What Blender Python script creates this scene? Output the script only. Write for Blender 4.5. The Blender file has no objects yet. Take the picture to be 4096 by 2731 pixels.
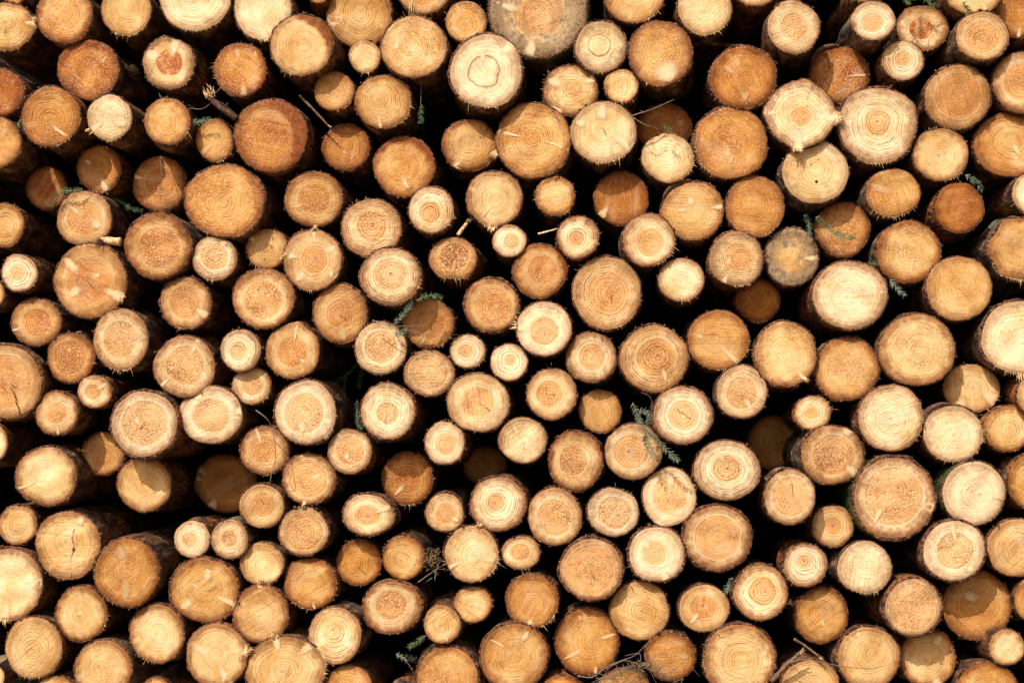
# Log pile scene: every cut log, fir sprig, twig and branch stub is a thing of its own.
import bpy, math, random
import numpy as np
from mathutils import Vector, Matrix
sc = bpy.context.scene
C = sc.collection
R = math.radians
LOG_DATA = """
0 0 130 -60 105 110 -6 .5 0 .2 0|||small brown log end cut off by the top corner
0 0 60 245 240 222 0 .35 0 .2 0|k350:.55:1.05:.16 c95:.1:.5 b355:.14:16 f70|chipped honey log|honey log with a broken knot bulging from its side under a lichened twig
0 0 590 135 255 260 2 .55 0 .5 0|s110:.6 s0:.5 s180:.5 s45:.4|wet orange log|wet orange log with crisp rings and a pale chip at its lower rim
0 0 1160 95 228 232 4 .32 0 .3 0|f60||smooth pale honey log with thin dark bark
0 0 1790 -30 330 315 6 .05 0 .3 0|f70 f110 f60|bleached cream log|big bleached cream log with splintered lower rim cut off by the frame
1 0 62 75 263 290 4 .18 0 .4 0|k85:.6:1.04:.13 f100|cream log with shoulder knot|cream log with a torn pale knot at its lower rim
0 0 810 640 278 275 2 .72 0 .6 0|k327:.35:.95:.045 s270:1.1 s230:.8 s320:.7 s150:.5 s30:.4|rusty streaked log|rust brown log with one thin pale streak slanting across it
0 0 1550 580 238 238 4 .3 .5 .3 .15|k205:.3:.95:.2 k288:.1:1.0:.16 h b290:-.05:20 f40|two knot log|pale log with red heart and two broad knots meeting near the pith
0 0 2205 640 235 250 2 .6 0 .5 0|f170 f190 f150 f280 s275:.5|bearded honey log|orange honey log with a beard of fibres along one edge
0 0 -5 845 225 210 -2 .75 0 .4 0|tb s0:.7 s330:.8 s30:.8|dark barked log|orange log ringed by thick blue black bark at the frame edge
0 0 465 1070 268 272 13 .55 0 .3 0|k48:.02:.95:.045 w f60 b120:.03:20|diagonal streak log|honey log with wavy rings and a thin streak from pith to lower rim
0 0 1005 1080 204 212 13 .12 0 .6 0|k145:.3:1.04:.12 k25:.15:.85:.2 f80|winged pale log|small pale log with two white knots spreading like wings
0 0 1535 1115 204 220 12 .45 0 .2 0|s110:.5 f30 f270|stained honey log|smooth honey log with brown drips at its lower edge
0 0 1970 1290 170 195 4 .55 0 1 0|s270:.6 b290:.05:15|shaggy little log|small rough golden log shaped like a pear below the torn stub
1 0 136 1245 330 335 8 .62 0 .5 0|s330:1.5 s0:1.6 s345:.8 s300:.8 s25:.7 s270:.6 s180:.5|great rust log|great rust orange log with glowing red brown edge
0 0 -60 1310 250 240 12 .5 0 .2 0||sprig draped log|orange log at the frame edge with a green sprig over it
0 0 910 1550 205 208 -12 .6 0 .2 0|k70:.35:1.0:.12 k210:.2:.7:.08 b75:.05:15|shaded fork log|shaded brown log with wide rings and a pale stub knot below
0 0 1465 1690 240 252 -14 .55 .55 .5 0|k195:.55:1.0:.07|shaded log under hanging stem|shaded brown log with a thin stem hanging across its face
0 1 425 160 182 190 -16 .7 .55 .1 0||dim ringed log|dim brown log in shadow with dark round heart behind a sprig
1 0 420 415 285 280 13 .42 0 .4 0|s315:1.2 s285:.9 s345:.9 s90:.4 f130 f110|jutting honey log|jutting honey log with resin dark upper edge and long bark side
1 0 950 130 298 300 -12 .42 0 .3 0|k165:.35:1.0:.14 s30:.3||broad honey log behind its neighbours with large pale knot
1 0 1000 520 147 150 -5 .33 0 .7 0|f80|dwarf tan log|dwarf tan log squeezed beneath two broad honey logs
1 0 1450 430 300 280 9 .4 0 .8 0|k185:.2:.7:.09 f270 f255 f280 s60:.3 S265|spiked honey log|large honey log with long pale splinters standing on top
1 0 1545 -80 235 210 0 .35 .6 .2 0||| pale orange log cut off by the top edge with splinters before it
1 0 1930 200 187 190 -2 .4 0 .3 0|s315:.4 f200||small tan log with darker corner
2 0 240 80 447 447 3 .3 .5 .3 .9|k100:.5:.98:.1 k190:.3:.9:.05 m|giant grey log|giant weathered grey log with bluish rim and pale wedge below
1 0 718 838 183 178 2 .5 0 .2 0|v20 f60||small striped honey log with thin bark
1 0 1170 935 258 244 4 .38 0 .3 0|k205:.3:.9:.04 k95:.5:1.0:.06 f40 f20 s0:.3||round honey log with two hairline streaks
1 0 575 -70 105 105 -4 .5 0 .2 0||| small orange log end peeping from the top edge
1 0 825 1355 220 210 -9 .62 0 .4 0|k85:.1:.5:.06 s250:.5 s330:.3|smeared orange log|orange brown log with a soft dark smear above its pith
1 0 1360 1530 280 272 -3 .58 0 .4 0|k80:.3:.95:.07 s300:1. s250:.8 s200:.7 s340:.6||orange log shaded along its top rim
1 0 2116 652 330 340 11 .08 0 .7 .12|k265:.15:.65:.05 k315:.55:1.0:.12 o f80 f60 f330|cream ringed log|big cream log with a dark inner ring and moss at its side
1 0 1960 1335 252 235 -2 .48 0 .5 0|k15:.6:1.04:.2 k120:.65:1.0:.14 b10:.08:20|white cheeked log|honey log with white knots at its side and lower edge
2 0 197 1290 338 343 5 .5 0 .6 0|k195:.1:1.0:.04 k15:.2:1.0:.03 s350:.3||big honey log with hairline radial marks
2 0 1122 -60 278 270 2 .38 0 .3 0|v120 f60||honey log cut off by the top edge with dark lower bark
2 0 815 430 237 230 3 .3 0 .8 .5|o s0:.5 tb|bullseye brown log|dull brown log with a bullseye ring like a knot at its centre
2 0 1365 490 287 300 6 .4 0 .6 0|k70:.25:.95:.28 f100 b270:-.02:20|white patched log|large honey log with a polished white patch at its lower side
2 0 1770 70 248 250 4 .25 0 .9 0|f70 f50 f90|sparkling tan log|sparkling tan log with hair like fibres hanging beneath
2 0 2240 -130 215 185 2 .3 0 .2 0||| pale log cut by the top edge showing only its lower rim
2 0 540 830 250 230 0 .33 0 .3 0|k205:.3:.95:.16 k125:.4:1.0:.2 k330:.4:1.0:.12 v0 f190 f220|cross streaked log|honey log whose white knots spread out like a cross
2 0 1005 790 158 153 5 .25 0 .3 0|f80|little cream log|little smooth cream log under the bullseye log
2 0 840 1215 300 283 7 .15 0 .3 0|k270:.15:.9:.12 k30:.15:1.02:.18 k200:.5:.9:.1 c60:.0:.25 f110 f90 f60|sunburst cream log|broad cream log with white rays opening towards its rim
2 0 1400 1170 250 215 -26 .72 0 .2 0||deep shaded log|deep set brown log in shadow behind a bare twig
2 0 1435 1450 240 222 3 .2 0 .4 0|k210:.4:1.0:.2 k290:.2:.8:.15 f270 f290 f0 f20 b170:.04:20|torn cream log|torn cream log with curled pale shavings on its edge
2 0 2125 710 305 285 3 .64 0 .4 0|f200 f180 s270:.4|broad orange log|broad orange log with ragged bark on its shaded flank
2 0 2010 1310 335 330 5 .58 0 .7 0|k90:.1:.6:.1 f180 f170||large golden orange log with fine dense rings
3 0 235 250 236 245 13 .2 .5 .5 0|v160 u|lone jutting cream log|jutting cream log with orange heart and long shaded bark below
3 0 970 190 202 180 13 .2 .5 .5 0|b180:.03:20|peeling bark log|cream log whose side bark is grey and peeling to rust
3 0 1420 260 238 205 -12 .38 .45 .3 0|h k200:.5:.9:.12|needle covered log|shaded honey log under hanging needles and a dry stem
3 0 1890 -60 250 200 2 .35 0 .3 0|k60:.5:1.0:.15|||log at the top edge with a small green sprig on it
3 0 2320 110 240 235 -8 .62 0 .3 0|k95:.5:1.0:.06||orange log cut off by the top corner behind a jutting log
3 0 1970 330 243 223 11 .35 .62 .5 0|b0:.02:20|wide hearted log|jutting tan log with speckled orange heart and purple bark side
3 0 660 690 270 255 -9 .72 0 .9 0|k0:.1:1.03:.035 c250:.75:.95 s200:.5 s250:.8 pb|splinter tongued log|dark amber log with a long white splinter pointing sideways
3 0 1240 555 193 183 6 .15 .35 .3 0|s210:.2 w|little target log|little cream log with wide target rings
3 0 300 1050 310 300 6 .2 .3 .3 0|k5:.5:1.06:.14 k95:.55:1.06:.14 c290:.5:1.0 b5:.14:12 b95:.12:14 b280:.1:14 b185:.08:14 k185:.6:1.0:.1|star shaped log|star shaped cream log with split top and torn side
3 0 1010 1150 355 355 8 .2 .35 .4 0|w b330:.03:20 f80 f100 b210:.02:30|largest pale log|largest pale log of the right upper pile with flaky lower bark
3 0 1745 890 305 293 6 .33 .7 .3 0|b330:-.03:30 v75|pink hearted log|large tan log with broad pinkish heart and half shaded rim
3 0 2345 760 275 280 2 .42 .6 .4 0||| large honey log cut off by the frame edge
3 0 2225 1330 335 288 -7 .5 0 .3 0|k60:.0:.5:.06|half shaded log|broad honey log with a straight shadow line across it
3 0 1588 1420 258 240 3 .33 0 .5 0|f270 f250 f60||rough tan log with frayed upper rim
3 0 435 1577 303 292 7 .22 0 .4 .25|d|spotted log|smooth yellowish log with a single dark spot below its centre
3 0 870 -120 120 140 6 .4 0 .2 0|||dark barked log end cut off by the top edge
0 1 35 500 185 195 4 .5 .0 .3 0|w f300 f330|left flaking log|honey log with wide rings and flaky bark at the frame edge
0 1 775 440 252 252 5 .42 .62 .4 0|k25:.2:.7:.13 k220:.15:.7:.06|white lens log|tan log with a white lens shaped knot beside its pith
0 1 1450 685 303 300 6 .42 .62 .6 0|v10||large honey log with wide speckled heart
0 1 2066 275 362 332 6 .55 0 .8 0|s330:.4 s0:.5|great glittering log|great orange honey log with glittering rings
0 1 175 940 165 172 8 .12 .42 .3 0|w c0:.45:.75|pale button log|small cream log with wide rings and grey bark side
0 1 830 1010 330 338 8 .45 .62 .3 0|k222:.25:.95:.1 k28:.42:1.04:.13 k140:.2:.7:.1 k330:.1:.4:.06 c50:.0:.25 s270:.4|four knot log|large honey log with four white spindle knots
0 1 1970 805 207 203 5 .22 .6 .6 0|k345:.1:.5:.04 v170 f100|star hearted log|small cream log with a star shaped rough heart
0 1 1705 1215 228 237 3 .4 .62 .6 0|k30:.3:1.02:.12 tb|shelving knot log|thick barked tan log with a pale knot at its lower rim
0 1 330 1390 228 215 2 .5 .55 .5 .2|k160:.5:1.02:.04 s60:.4 s330:.5|smoky honey log|smoky honey log with a white splinter at its side
0 1 -90 1130 130 135 4 .35 0 .2 0|||sliver of a log at the frame edge below the cream button
0 1 1110 1550 250 285 6 .33 .58 1 0|f100 f80 f70||tan log with glittering heart and fringed lower edge
1 1 100 715 190 180 -5 .52 0 .4 0|k215:.3:1.0:.12 s230:.5||small brown log with a pale knot near its shaded top
1 1 68 1170 278 275 6 .4 .6 1 0|s0:.3||golden log with broad glittering heart
1 1 520 820 265 278 7 .38 .45 .5 0|k275:.55:1.08:.1 k188:.45:1.04:.11 k330:.4:.9:.09 k130:.45:.9:.1 k35:.55:1.0:.12|five knot log|tan log with five white knots round its rim like petals
1 1 530 260 265 250 2 .52 .55 .4 0|v170 s340:.3||orange honey log with fine cross scratches
1 1 1060 530 273 272 5 .33 .5 .6 0|v0 p w f250|purple pithed log|pale honey log with purple pith and ragged upper edge
1 1 1610 360 205 215 7 .2 .48 .3 0|w||cream log with faint off centre heart and grey bark side
1 1 1810 810 217 200 2 .5 .6 1 0|b95:-.14:14 f100 f80|bitten log|golden log with a bite torn out of its lower edge
1 1 1235 970 275 265 8 .18 .55 .6 0|w p b200:-.02:20|purple spot cream log|cream log with broad wavy rings and a purple pith
1 1 2190 255 255 255 4 .3 0 .3 0|k95:.4:1.06:.14 k125:.1:.8:.03 b95:.08:12 f100 s200:.5|drip nosed log|honey log with a pale pointed knot at its lower rim
1 1 775 1310 245 268 3 .48 .5 .6 0|v330 c30:.0:.3||tall oval honey log with fine diagonal saw marks
1 1 335 1655 245 255 4 .42 .55 .4 0|k280:.2:1.0:.05 b285:.08:10 k40:.3:.6:.05||honey log with a knob of bark on top
1 1 1145 1627 237 240 6 .17 .62 .9 0|w||cream log with pinkish heart below a drooping twig
1 1 1585 1405 235 220 -10 .55 .6 .3 0|k110:.4:.9:.04||shaded orange log behind the crossing twigs
1 1 2165 1235 248 245 4 .38 .68 .5 0|tb f30||tan log with pale rim and thick flaky bark
1 1 2330 645 158 148 5 .13 .45 .4 0|k60:.4:.95:.06|tiny cream log|tiny cream log with grey side and tan heart
1 2 1945 90 160 150 4 .15 .38 .4 0|tb||tiny cream log with round orange heart and thick bark
2 1 395 230 182 180 3 .48 0 .4 0|v340 f170 f60|ragged square log|small honey log of squarish outline with ragged rim
2 1 1005 255 243 248 -11 .72 0 .3 0|k140:.4:1.02:.13 s200:.3|wedge knot brown log|brown log in shade with a pale wedge knot at its lower rim
2 1 605 610 193 195 6 .15 .35 .3 0|w c300:.6:1.0 c330:.7:.95 f10||cream log with small heart and cracked upper edge
2 1 1255 635 235 242 7 .2 .52 .5 .1|f20 f40||pale log with yellow brown heart and grey bark below
2 1 1660 370 288 263 3 .4 0 .4 0|k263:.05:.65:.08 k180:.1:.5:.05 k350:.6:1.0:.08 pb v0|peeled crown log|honey log with bright spike knot and bark peeled over its crown
2 1 2235 325 272 275 3 .58 0 .6 0|s300:.5||round orange log with bright tight rings
2 1 255 920 247 248 3 .52 .5 .6 0|s330:.7 s0:.7|amber edged log|golden log with an amber band along one edge
2 1 870 1120 312 332 7 .38 .55 .5 .15|w f60 c80:.0:.2 f225||largest honey log at the heart of the pile with hairy bark
2 1 1555 1000 210 200 5 .22 0 .9 0|s40:.3 f80|glittering drum log|small cream log with glittering rim and dark side
2 1 2060 810 248 252 3 .33 .5 .4 .45|v0 k160:.1:.5:.12 k120:.7:1.0:.1 f80|ash stained log|tan log stained ash grey around its lower edge
2 1 2260 1190 205 190 -24 .7 0 .1 0||| deep set brown log in shadow
2 1 293 1450 253 248 8 .1 .52 .6 0|k185:.3:1.08:.13|white tongued log|cream log with a white tongue of wood at its edge
2 2 728 145 228 228 6 .23 .52 .5 0|v90||cream log with speckled tan heart and russet bark
2 2 1305 155 310 308 6 .42 .52 .5 0|w k65:.3:.8:.05 f310||large tan log with bold dark rings and blue pith
2 1 1898 1555 283 272 4 .5 0 .4 0|v0 k195:.3:.7:.06 k50:.2:1.0:.08 s250:.3 f80||orange honey log with cross grain streaks
3 1 1148 205 255 215 3 .5 0 .6 0|b60:-.03:20 f80 f110 s200:.4|hairy footed log|honey log with a beard of bark fibres beneath
3 1 1760 340 228 228 5 .68 0 .4 0||purple sided log|orange log with purplish smooth bark side
3 1 690 540 243 247 -8 .62 0 1 0|s270:.2|sprig crossed log|rough amber log with a green sprig lying across it
3 1 1290 745 297 283 4 .52 0 1 0|k88:.1:.8:.05 b300:-.02:20 b220:.02:20|glitter rimmed log|large gold log with gritty glittering rim
3 1 220 790 240 265 0 .45 0 .8 1|k0:.05:1.0:.08 v80|mouldy grey log|mouldy grey log with a pale wedge from centre to rim
3 1 755 1140 345 313 8 .2 0 .8 0|k355:.1:.95:.06 s250:.4|wide oval log|wide oval cream log with a white streak to its rim
3 1 1755 1080 302 293 5 .3 0 .5 0|||large pale honey log with even rings
3 1 2380 720 330 290 6 .42 0 .5 0|b185:.12:20 b130:.1:12 b235:.1:15 f180 f120 f100 f90|flared stump log|flared butt log with torn fibres at the frame edge
3 1 2410 200 165 180 8 .2 0 .3 0|f260|lichened side log|pale log at the frame edge with lichened bark side
3 1 2330 1530 370 340 8 .03 0 1 0|f85 f95 f110 S90|bleached fringe log|bleached white rough log with a hanging fringe of splinters
3 1 1370 1645 350 325 7 .3 0 1 0|s180:.4||great rough straw log with dense rings
3 2 160 115 282 298 4 .5 0 1 0|k50:.55:1.04:.06 s110:.5||rough golden log with a white splinter at its rim
3 2 727 250 297 288 4 .6 0 1 0|b140:.02:30 s330:.5||very rough amber log with gritty face
0 2 50 370 330 335 8 .45 .7 .5 0|c65:.2:1.0 c40:.1:.3 c115:.9:1.0 tb|cracked left log|big orange log split by a jagged crack at the frame edge
0 2 650 148 215 230 3 .58 .68 .6 0|k280:.1:.4:.06||orange log with wide rusty heart
0 2 870 460 155 153 6 .35 .45 .2 0|v320 k325:.2:.9:.1||small tan log with shaggy bark side
0 2 1695 230 285 278 4 .33 .62 .9 0|k297:.25:1.0:.07 k140:.6:1.0:.05 s200:.3|off white streak log|tan log with glittering heart and white streak from the top
0 2 2210 80 182 193 5 .1 .38 .3 0|w||small cream log with faint heart and clean rings
0 2 2310 405 178 172 3 .3 .55 .5 0|v80||small tan log with broad heart below a cream log
0 2 520 660 193 198 7 .38 .5 .5 0|k85:.45:1.0:.05 v330||small tan log with a white nick below and long bark side
0 2 1325 755 300 302 9 .22 .68 1 0|k200:.05:.35:.1 c130:.0:.25 tb|glittering heart log|large tan log with frosted glittering heart and cracked pith
0 2 1935 670 290 265 7 .13 .58 .8 0|k240:.5:1.02:.16 k352:.7:1.03:.12 v345 b352:-.03:8|snow notched log|wide cream log with a white notch at its rim
0 2 -100 930 168 190 6 .3 0 .3 0||mossy sided log|sliver of honey log with green barked side at the frame edge
0 2 425 1235 280 265 9 .23 0 .5 0|k155:.1:1.0:.04 b150:.03:10|green sided log|broad pale log with greenish bark side and torn lower edge
0 2 945 1030 192 193 -16 .6 .6 .6 0|k190:.7:1.05:.05||dim brown log in shadow below a frosted log
0 2 1325 1310 245 248 -10 .48 0 .3 0|||honey log crossed by the round shadow of the log above
0 2 2080 1300 283 260 -48 .6 0 .2 0|k200:.5:1.0:.2 k120:.6:1.0:.15|darkest cave log|very dark log set far back in a black hollow
0 2 2430 1000 222 218 2 .35 .55 .4 0|k250:.1:1.0:.06|stem crossed log|tan log with an arching dry stem across its face
0 2 2405 1508 203 200 4 .28 .52 .4 0|c240:.0:.3||small tan log with round heart under the arching stem
0 3 160 113 175 183 3 .38 0 .4 0|||small honey log near the frame edge with ragged rim
1 2 455 650 283 290 9 .15 .63 .9 0|k95:.1:.6:.09 f40|burst bark log|cream log with large speckled heart and burst bark at its side
1 2 1590 290 228 213 5 .23 .75 1 0|v0||cream log whose broad heart is all glitter
1 2 2040 560 283 268 7 .28 .5 .4 0|c40:.0:.5 v80||large smooth honey log with a hairline crack at its pith
1 2 1210 640 248 255 9 .08 .4 .5 0|w v90 c100:.0:.4|whitest ringed log|very pale log with small spotted heart and russet bark
1 2 860 1010 202 203 4 .28 .65 .6 0|k130:.1:.5:.1|||small tan log with golden heart and wrinkled side bark
1 2 1735 930 183 197 4 .3 .5 .5 0|k125:.1:1.0:.1|feather knot log|small tan log with a feather shaped knot pointing down
1 2 485 1260 240 233 3 .35 .72 .3 0|k185:.1:.55:.05 k340:.1:.6:.05 k100:.75:1.05:.06|moustache log|tan log with moustache shaped streaks across its heart
1 2 1390 1260 230 238 -13 .58 .52 .3 0|k130:.1:.8:.06 f310|light striped log|shaded brown log with one stripe of light across it
1 2 2100 1140 200 178 -58 .6 0 .2 0||black hollow log|nearly black log end sunk deep in a hollow
1 2 2325 190 168 170 6 .05 .3 .5 0|w||tiny white log with a fleck at its pith
2 2 100 905 222 208 4 .2 0 .4 0|k240:.3:.8:.06 c80:.0:.3|moss sided log|pale smooth log with green moss on its flank
1 2 1030 1590 232 190 5 .25 .5 .4 0|k335:.2:1.0:.1 tb|squashed oval log|flattened oval tan log with a pale streak to its rim
1 2 1735 1570 172 178 4 .2 .52 .3 0|k30:.2:.8:.1 tb||small cream log with rounded heart and rugged bark
1 2 2225 1490 255 250 6 .25 .3 .3 0|w||pale log with many close rings and wide grain
2 2 365 480 223 238 6 .28 .5 .4 0|c0:.0:.3 c250:.0:.3 f270||honey log with a small forked crack at its pith
2 2 810 640 190 200 -6 .52 0 .5 0|s150:.2|moss topped log|small golden log with moss over its bark
2 2 1570 675 270 263 9 .2 .5 .4 0|w c220:.0:.3 c30:.0:.25|wire twig log|cream log with bold rings and round tan heart beside green needles
2 2 2110 460 235 243 6 .28 .6 .7 .1|k60:.1:.75:.08 v30|spindle knot log|dull tan log with a white spindle and torn patch
2 2 585 1095 248 270 2 .43 .5 .8 0|s170:.5 s220:.3||tall oval golden log with brown shaded edge
2 2 1115 1010 262 253 4 .3 .62 .4 0|p|needle strewn log|honey log with grey green needle spray hanging over it
2 2 1975 1180 298 280 9 .12 .46 .5 0|k245:.1:.9:.06 p w|blue pith cream log|large cream log with round heart and blue grey pith
3 2 60 930 250 245 -58 .55 0 .2 0|k350:.5:.9:.1||very dark brown log far back in the shadow
2 2 1445 1425 245 268 4 .25 .65 .5 0|k270:.1:.8:.1 k60:.5:.8:.15 k110:.85:1.0:.2 f340||tan log with a tongue of paler wood down its middle
2 2 393 1605 248 263 4 .33 .62 1 0|||tall golden log with frosted speckled centre
2 2 930 1565 234 225 5 .18 .65 1 0|f300||round pale log with crystalline centre and dark bark line
2 3 1885 230 312 295 6 .3 .67 .4 0|c0:.3:.6 tb||large tan log with broad rosy heart
3 2 1130 700 300 302 6 .2 0 .9 0|f0 v340||large straw log with open rings and bare debarked flank
3 2 1700 845 270 263 5 .12 0 1 0|f0 f10 f345 f100 pb|frayed edge log|pale rough log with frayed fibres along one side
3 2 1870 430 257 222 -9 .45 0 .1 0|k30:.2:1.0:.22 k120:.5:1.0:.2 v85 s300:.4|smooth brushed log|smooth tan log with brushed white fan knot
3 2 410 655 167 157 3 .32 .35 .3 0|v320 f320||tiny tan log above the dark hollow
3 2 590 1040 287 270 7 .35 .65 .8 0|k300:.7:1.0:.16 k40:.2:1.0:.12 b300:.03:10||tan log with a torn white scar at its upper rim
3 2 1158 1435 372 370 8 .33 .72 .7 0|k125:.05:.85:.06 k15:.7:1.0:.12 tb m|great mossy log|great tan log with white streak and mossy purple bark
3 2 1893 1390 290 290 8 .05 0 1 0|b20:-.02:10 c15:.5:1.0 m||chalky rough log with moss on its bark side
3 2 2200 798 218 208 2 .43 0 .5 0|k290:.4:.9:.05||honey log near the frame edge with a small white fleck
3 2 2410 1280 200 250 4 .58 0 .2 0|v30||orange striped log cut off by the frame edge
3 2 2440 490 155 170 6 .3 0 .3 0||| tan log with warty grey bark cut off by the frame edge
3 2 200 1425 235 250 6 .28 .7 .5 0|c270:.0:.5||pale tan log with straight crack rising from its pith
3 3 595 125 192 190 -8 .4 .38 .3 0|s60:.3 p||small shaded log with brown bullseye heart
0 3 622 300 295 315 6 .35 0 .3 0|R v0 k300:.6:.95:.1|resin bleeding log|honey log with a red resin streak running down its face
0 3 1165 550 293 312 12 .57 0 .7 0|s30:.4|jutting rope ringed log|jutting orange log with rope like rings and long purple bark
0 3 70 660 320 330 6 .23 0 .3 0|k355:.3:1.02:.12 k98:.3:1.04:.12 f95|white pegged log|broad pale log with two white peg knots at the frame edge
0 3 745 930 237 250 5 .4 0 .2 0|s115:.5 c200:.0:.1||tan log with a brown stain at its lower edge
0 3 1765 245 165 170 6 .22 .36 .3 0|b310:.04:10 f310||small square shouldered cream log with tan heart
0 3 2110 245 170 182 6 .28 .42 .4 0|v320||small smooth tan log with faint star heart
0 3 1880 710 315 295 3 .45 0 .4 0|k280:.2:.8:.09 k205:.1:.5:.08 k140:.4:.9:.1 k30:.2:1.0:.12 b285:-.08:10 c340:.0:.4|clover knot log|tan log with notch on top and four knots like a clover
0 3 1440 1110 248 268 5 .35 0 .4 0|f110 f130||tan log with frayed lower rim and shaded upper edge
0 3 2405 470 202 195 4 .38 0 .4 0|||small tan log with a white dot at its pith
0 3 310 1240 260 282 6 .35 0 .4 0|v320 f100||pale honey log with split fibres along one side near the corner
0 3 945 1440 263 265 5 .4 0 .8 0|||honey log with thick wavy rings cut by the lower edge
0 3 1990 1310 280 295 6 .38 0 .4 0|k200:.1:.75:.13 k65:.2:1.0:.12 k350:.3:1.05:.14 b350:.06:10 f350|split rib log|tan log with white torn knots fanning from its centre
0 3 2395 935 250 268 5 .38 0 .3 0|b270:.06:10 k270:.8:1.08:.1 f190 v330||honey log with a chip of wood on top
1 3 270 1450 368 310 7 .3 0 .4 0|k255:.5:1.05:.1 k310:.6:1.0:.1 b345:.04:15 f0 f350|broken crowned log|big pale log with broken slabs at its crown
0 3 500 1640 175 140 4 .4 0 .3 0|||pale log crown at the lower edge between two honey logs
0 3 1430 1660 150 145 2 .42 0 .2 0|||grey barked log crown peeping from the lower edge
0 3 -40 1520 80 110 4 .4 0 .3 0|||sliver of pale log in the lower corner
1 3 440 175 227 215 7 .3 .78 .7 0|tb||tan log with pale narrow rim and very broad heart
1 3 500 655 242 233 1 .57 0 .4 0|v330 k80:.6:1.0:.04 f0||orange log with slanting saw grooves
1 3 945 460 208 208 -10 .6 .0 .2 0|c50:.1:.6||dim golden log in shade with a radial check
1 3 1355 415 190 205 4 .42 0 .5 0|||honey log with bright ringed centre touching the dim golden log
1 3 1980 380 248 255 6 .23 0 .4 0|k150:.3:1.0:.06 k15:.2:.9:.1 k285:.7:1.05:.08 f20 f40 f30|toothed edge log|pale log with toothed splintered side and white streaks
1 3 1250 870 262 245 4 .38 .55 .6 0|c220:.0:.3 c20:.0:.3 s200:.5 tb f100||tan log with wavy heart and dark flaking bark
1 3 1990 845 173 168 4 .43 0 .5 0|||small golden log above a striped small log
1 3 1710 1025 168 178 5 .38 0 .3 0|v325 k70:.4:.95:.05||small striped tan log with a white nick
1 3 725 1130 243 260 5 .28 0 .4 0|w k300:.1:.5:.06 k235:.1:.4:.04 b330:.02:20|heart ringed log|pale log whose rings bend into a heart shape
1 3 850 1600 215 195 1 .58 0 .5 0|v10 s210:.5||orange log with smooth grey bark at the lower edge
1 3 1755 1525 285 290 6 .53 0 .8 0|s250:.4 tb||amber tan log with dark crescent at its crown
1 3 2370 1320 310 300 6 .48 0 .6 0|k215:.1:.9:.03 k300:.4:.9:.06||broad honey log with fine even rings and a hairline ray
2 3 80 370 175 155 2 .33 .5 .4 0|k100:.2:.7:.05||small tan log above a heap of bark crumbs
2 3 185 810 235 248 3 .58 0 .4 0|k95:.55:1.0:.1 v300 f40 f250||orange log with crumbling bark crown and white lower knot
2 3 730 520 287 277 6 .3 .78 .6 0|c60:.0:.3 tb||large pinkish tan log with rugged bark all round
2 3 1330 380 260 250 7 .08 .42 .4 0|k230:.1:.8:.1 k70:.6:1.0:.12 tb v330|white spoke log|very pale log with a white spoke and thick rough bark
2 3 1175 900 272 268 2 .38 0 .5 0|b340:-.05:12 c250:.6:.9||honey log with flattened side and small dark split
2 3 690 1185 290 302 -4 .58 0 .5 0|k345:.1:.95:.04 k145:.1:.95:.05 k250:.65:.85:.03 k75:.7:1.0:.05|clock hand log|amber log with fine white streaks set like clock hands
2 3 1765 880 230 218 4 .35 .5 .4 0|k130:.2:.85:.07 s250:.3 c275:.0:.5||tan log with white splinter mark low on its face
2 3 2285 735 250 250 7 .2 .52 .4 0|w|blue needle log|cream log with round heart beside blue green needles
2 3 1455 1320 230 218 2 .58 0 .5 0|v355 s310:.4||orange log with smooth face and shaded crown
2 3 2090 1350 330 325 7 .38 0 .5 0|k70:.1:1.0:.05 f200 f180 f170 c230:.8:.95||great honey log at the lower edge with flaking side
2 3 450 1640 190 140 3 .68 0 .4 0|||rusty log crown at the lower edge under curled bark
2 3 1030 1630 235 185 3 .5 0 .4 0||grass capped log|orange log crown at the lower edge under dry grass
3 3 1710 350 283 278 11 .14 .6 .8 0|k263:.1:1.0:.07 k50:.6:.9:.1 tb|jutting wedge log|jutting cream log with a white wedge and rusty bark side
3 3 345 485 200 197 6 .1 .3 .4 0|w||small white log with smoky pith and green grey bark
3 3 890 505 250 240 6 .1 0 1 0|f100 f80 b300:-.02:20|chalky oval log|chalky oval log with grainy sparkling face
3 3 1335 870 260 260 11 .24 .8 .7 0|tb|jutting speckled log|jutting tan log with smooth pale rim and rough bark side
3 3 2290 322 275 267 3 .38 0 .4 0|v320||broad honey log with half shaded face at the frame edge
3 3 1920 860 317 303 -11 .58 0 .5 0|k215:.1:.6:.12 b280:.1:14 s60:.3|shadow banded log|large amber log under a jutting log with slanted light band
3 3 490 945 245 250 -5 .5 0 .3 0|k80:.1:.6:.05 v325||golden log with a triangle of shade on its face
3 3 925 1330 288 280 3 .4 0 .6 0|k245:.7:.9:.08 s300:.3|twig crossed log|large honey log with a thin twig lying over its middle
3 3 1470 1340 257 255 -4 .42 0 .3 0|k300:.4:.9:.15 b300:.07:12 k70:.7:1.0:.15||pointed tan log with shadow across its top
3 3 2195 1238 165 163 5 .3 0 .4 0|||small pale log in the lower corner with thin bark
3 3 390 1600 265 250 5 .4 0 .4 0||twig topped log|honey log crown at the lower edge topped by broken twigs
3 3 2010 1640 285 265 4 .48 0 .4 0|||orange honey log crown at the lower edge near the corner
3 3 2400 800 135 190 1 .58 0 .4 0|||sliver of orange log at the frame edge
1 3 1330 1690 130 115 12 .4 0 .2 0|||grey smooth barked log crown in the gap at the lower edge
"""
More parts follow.
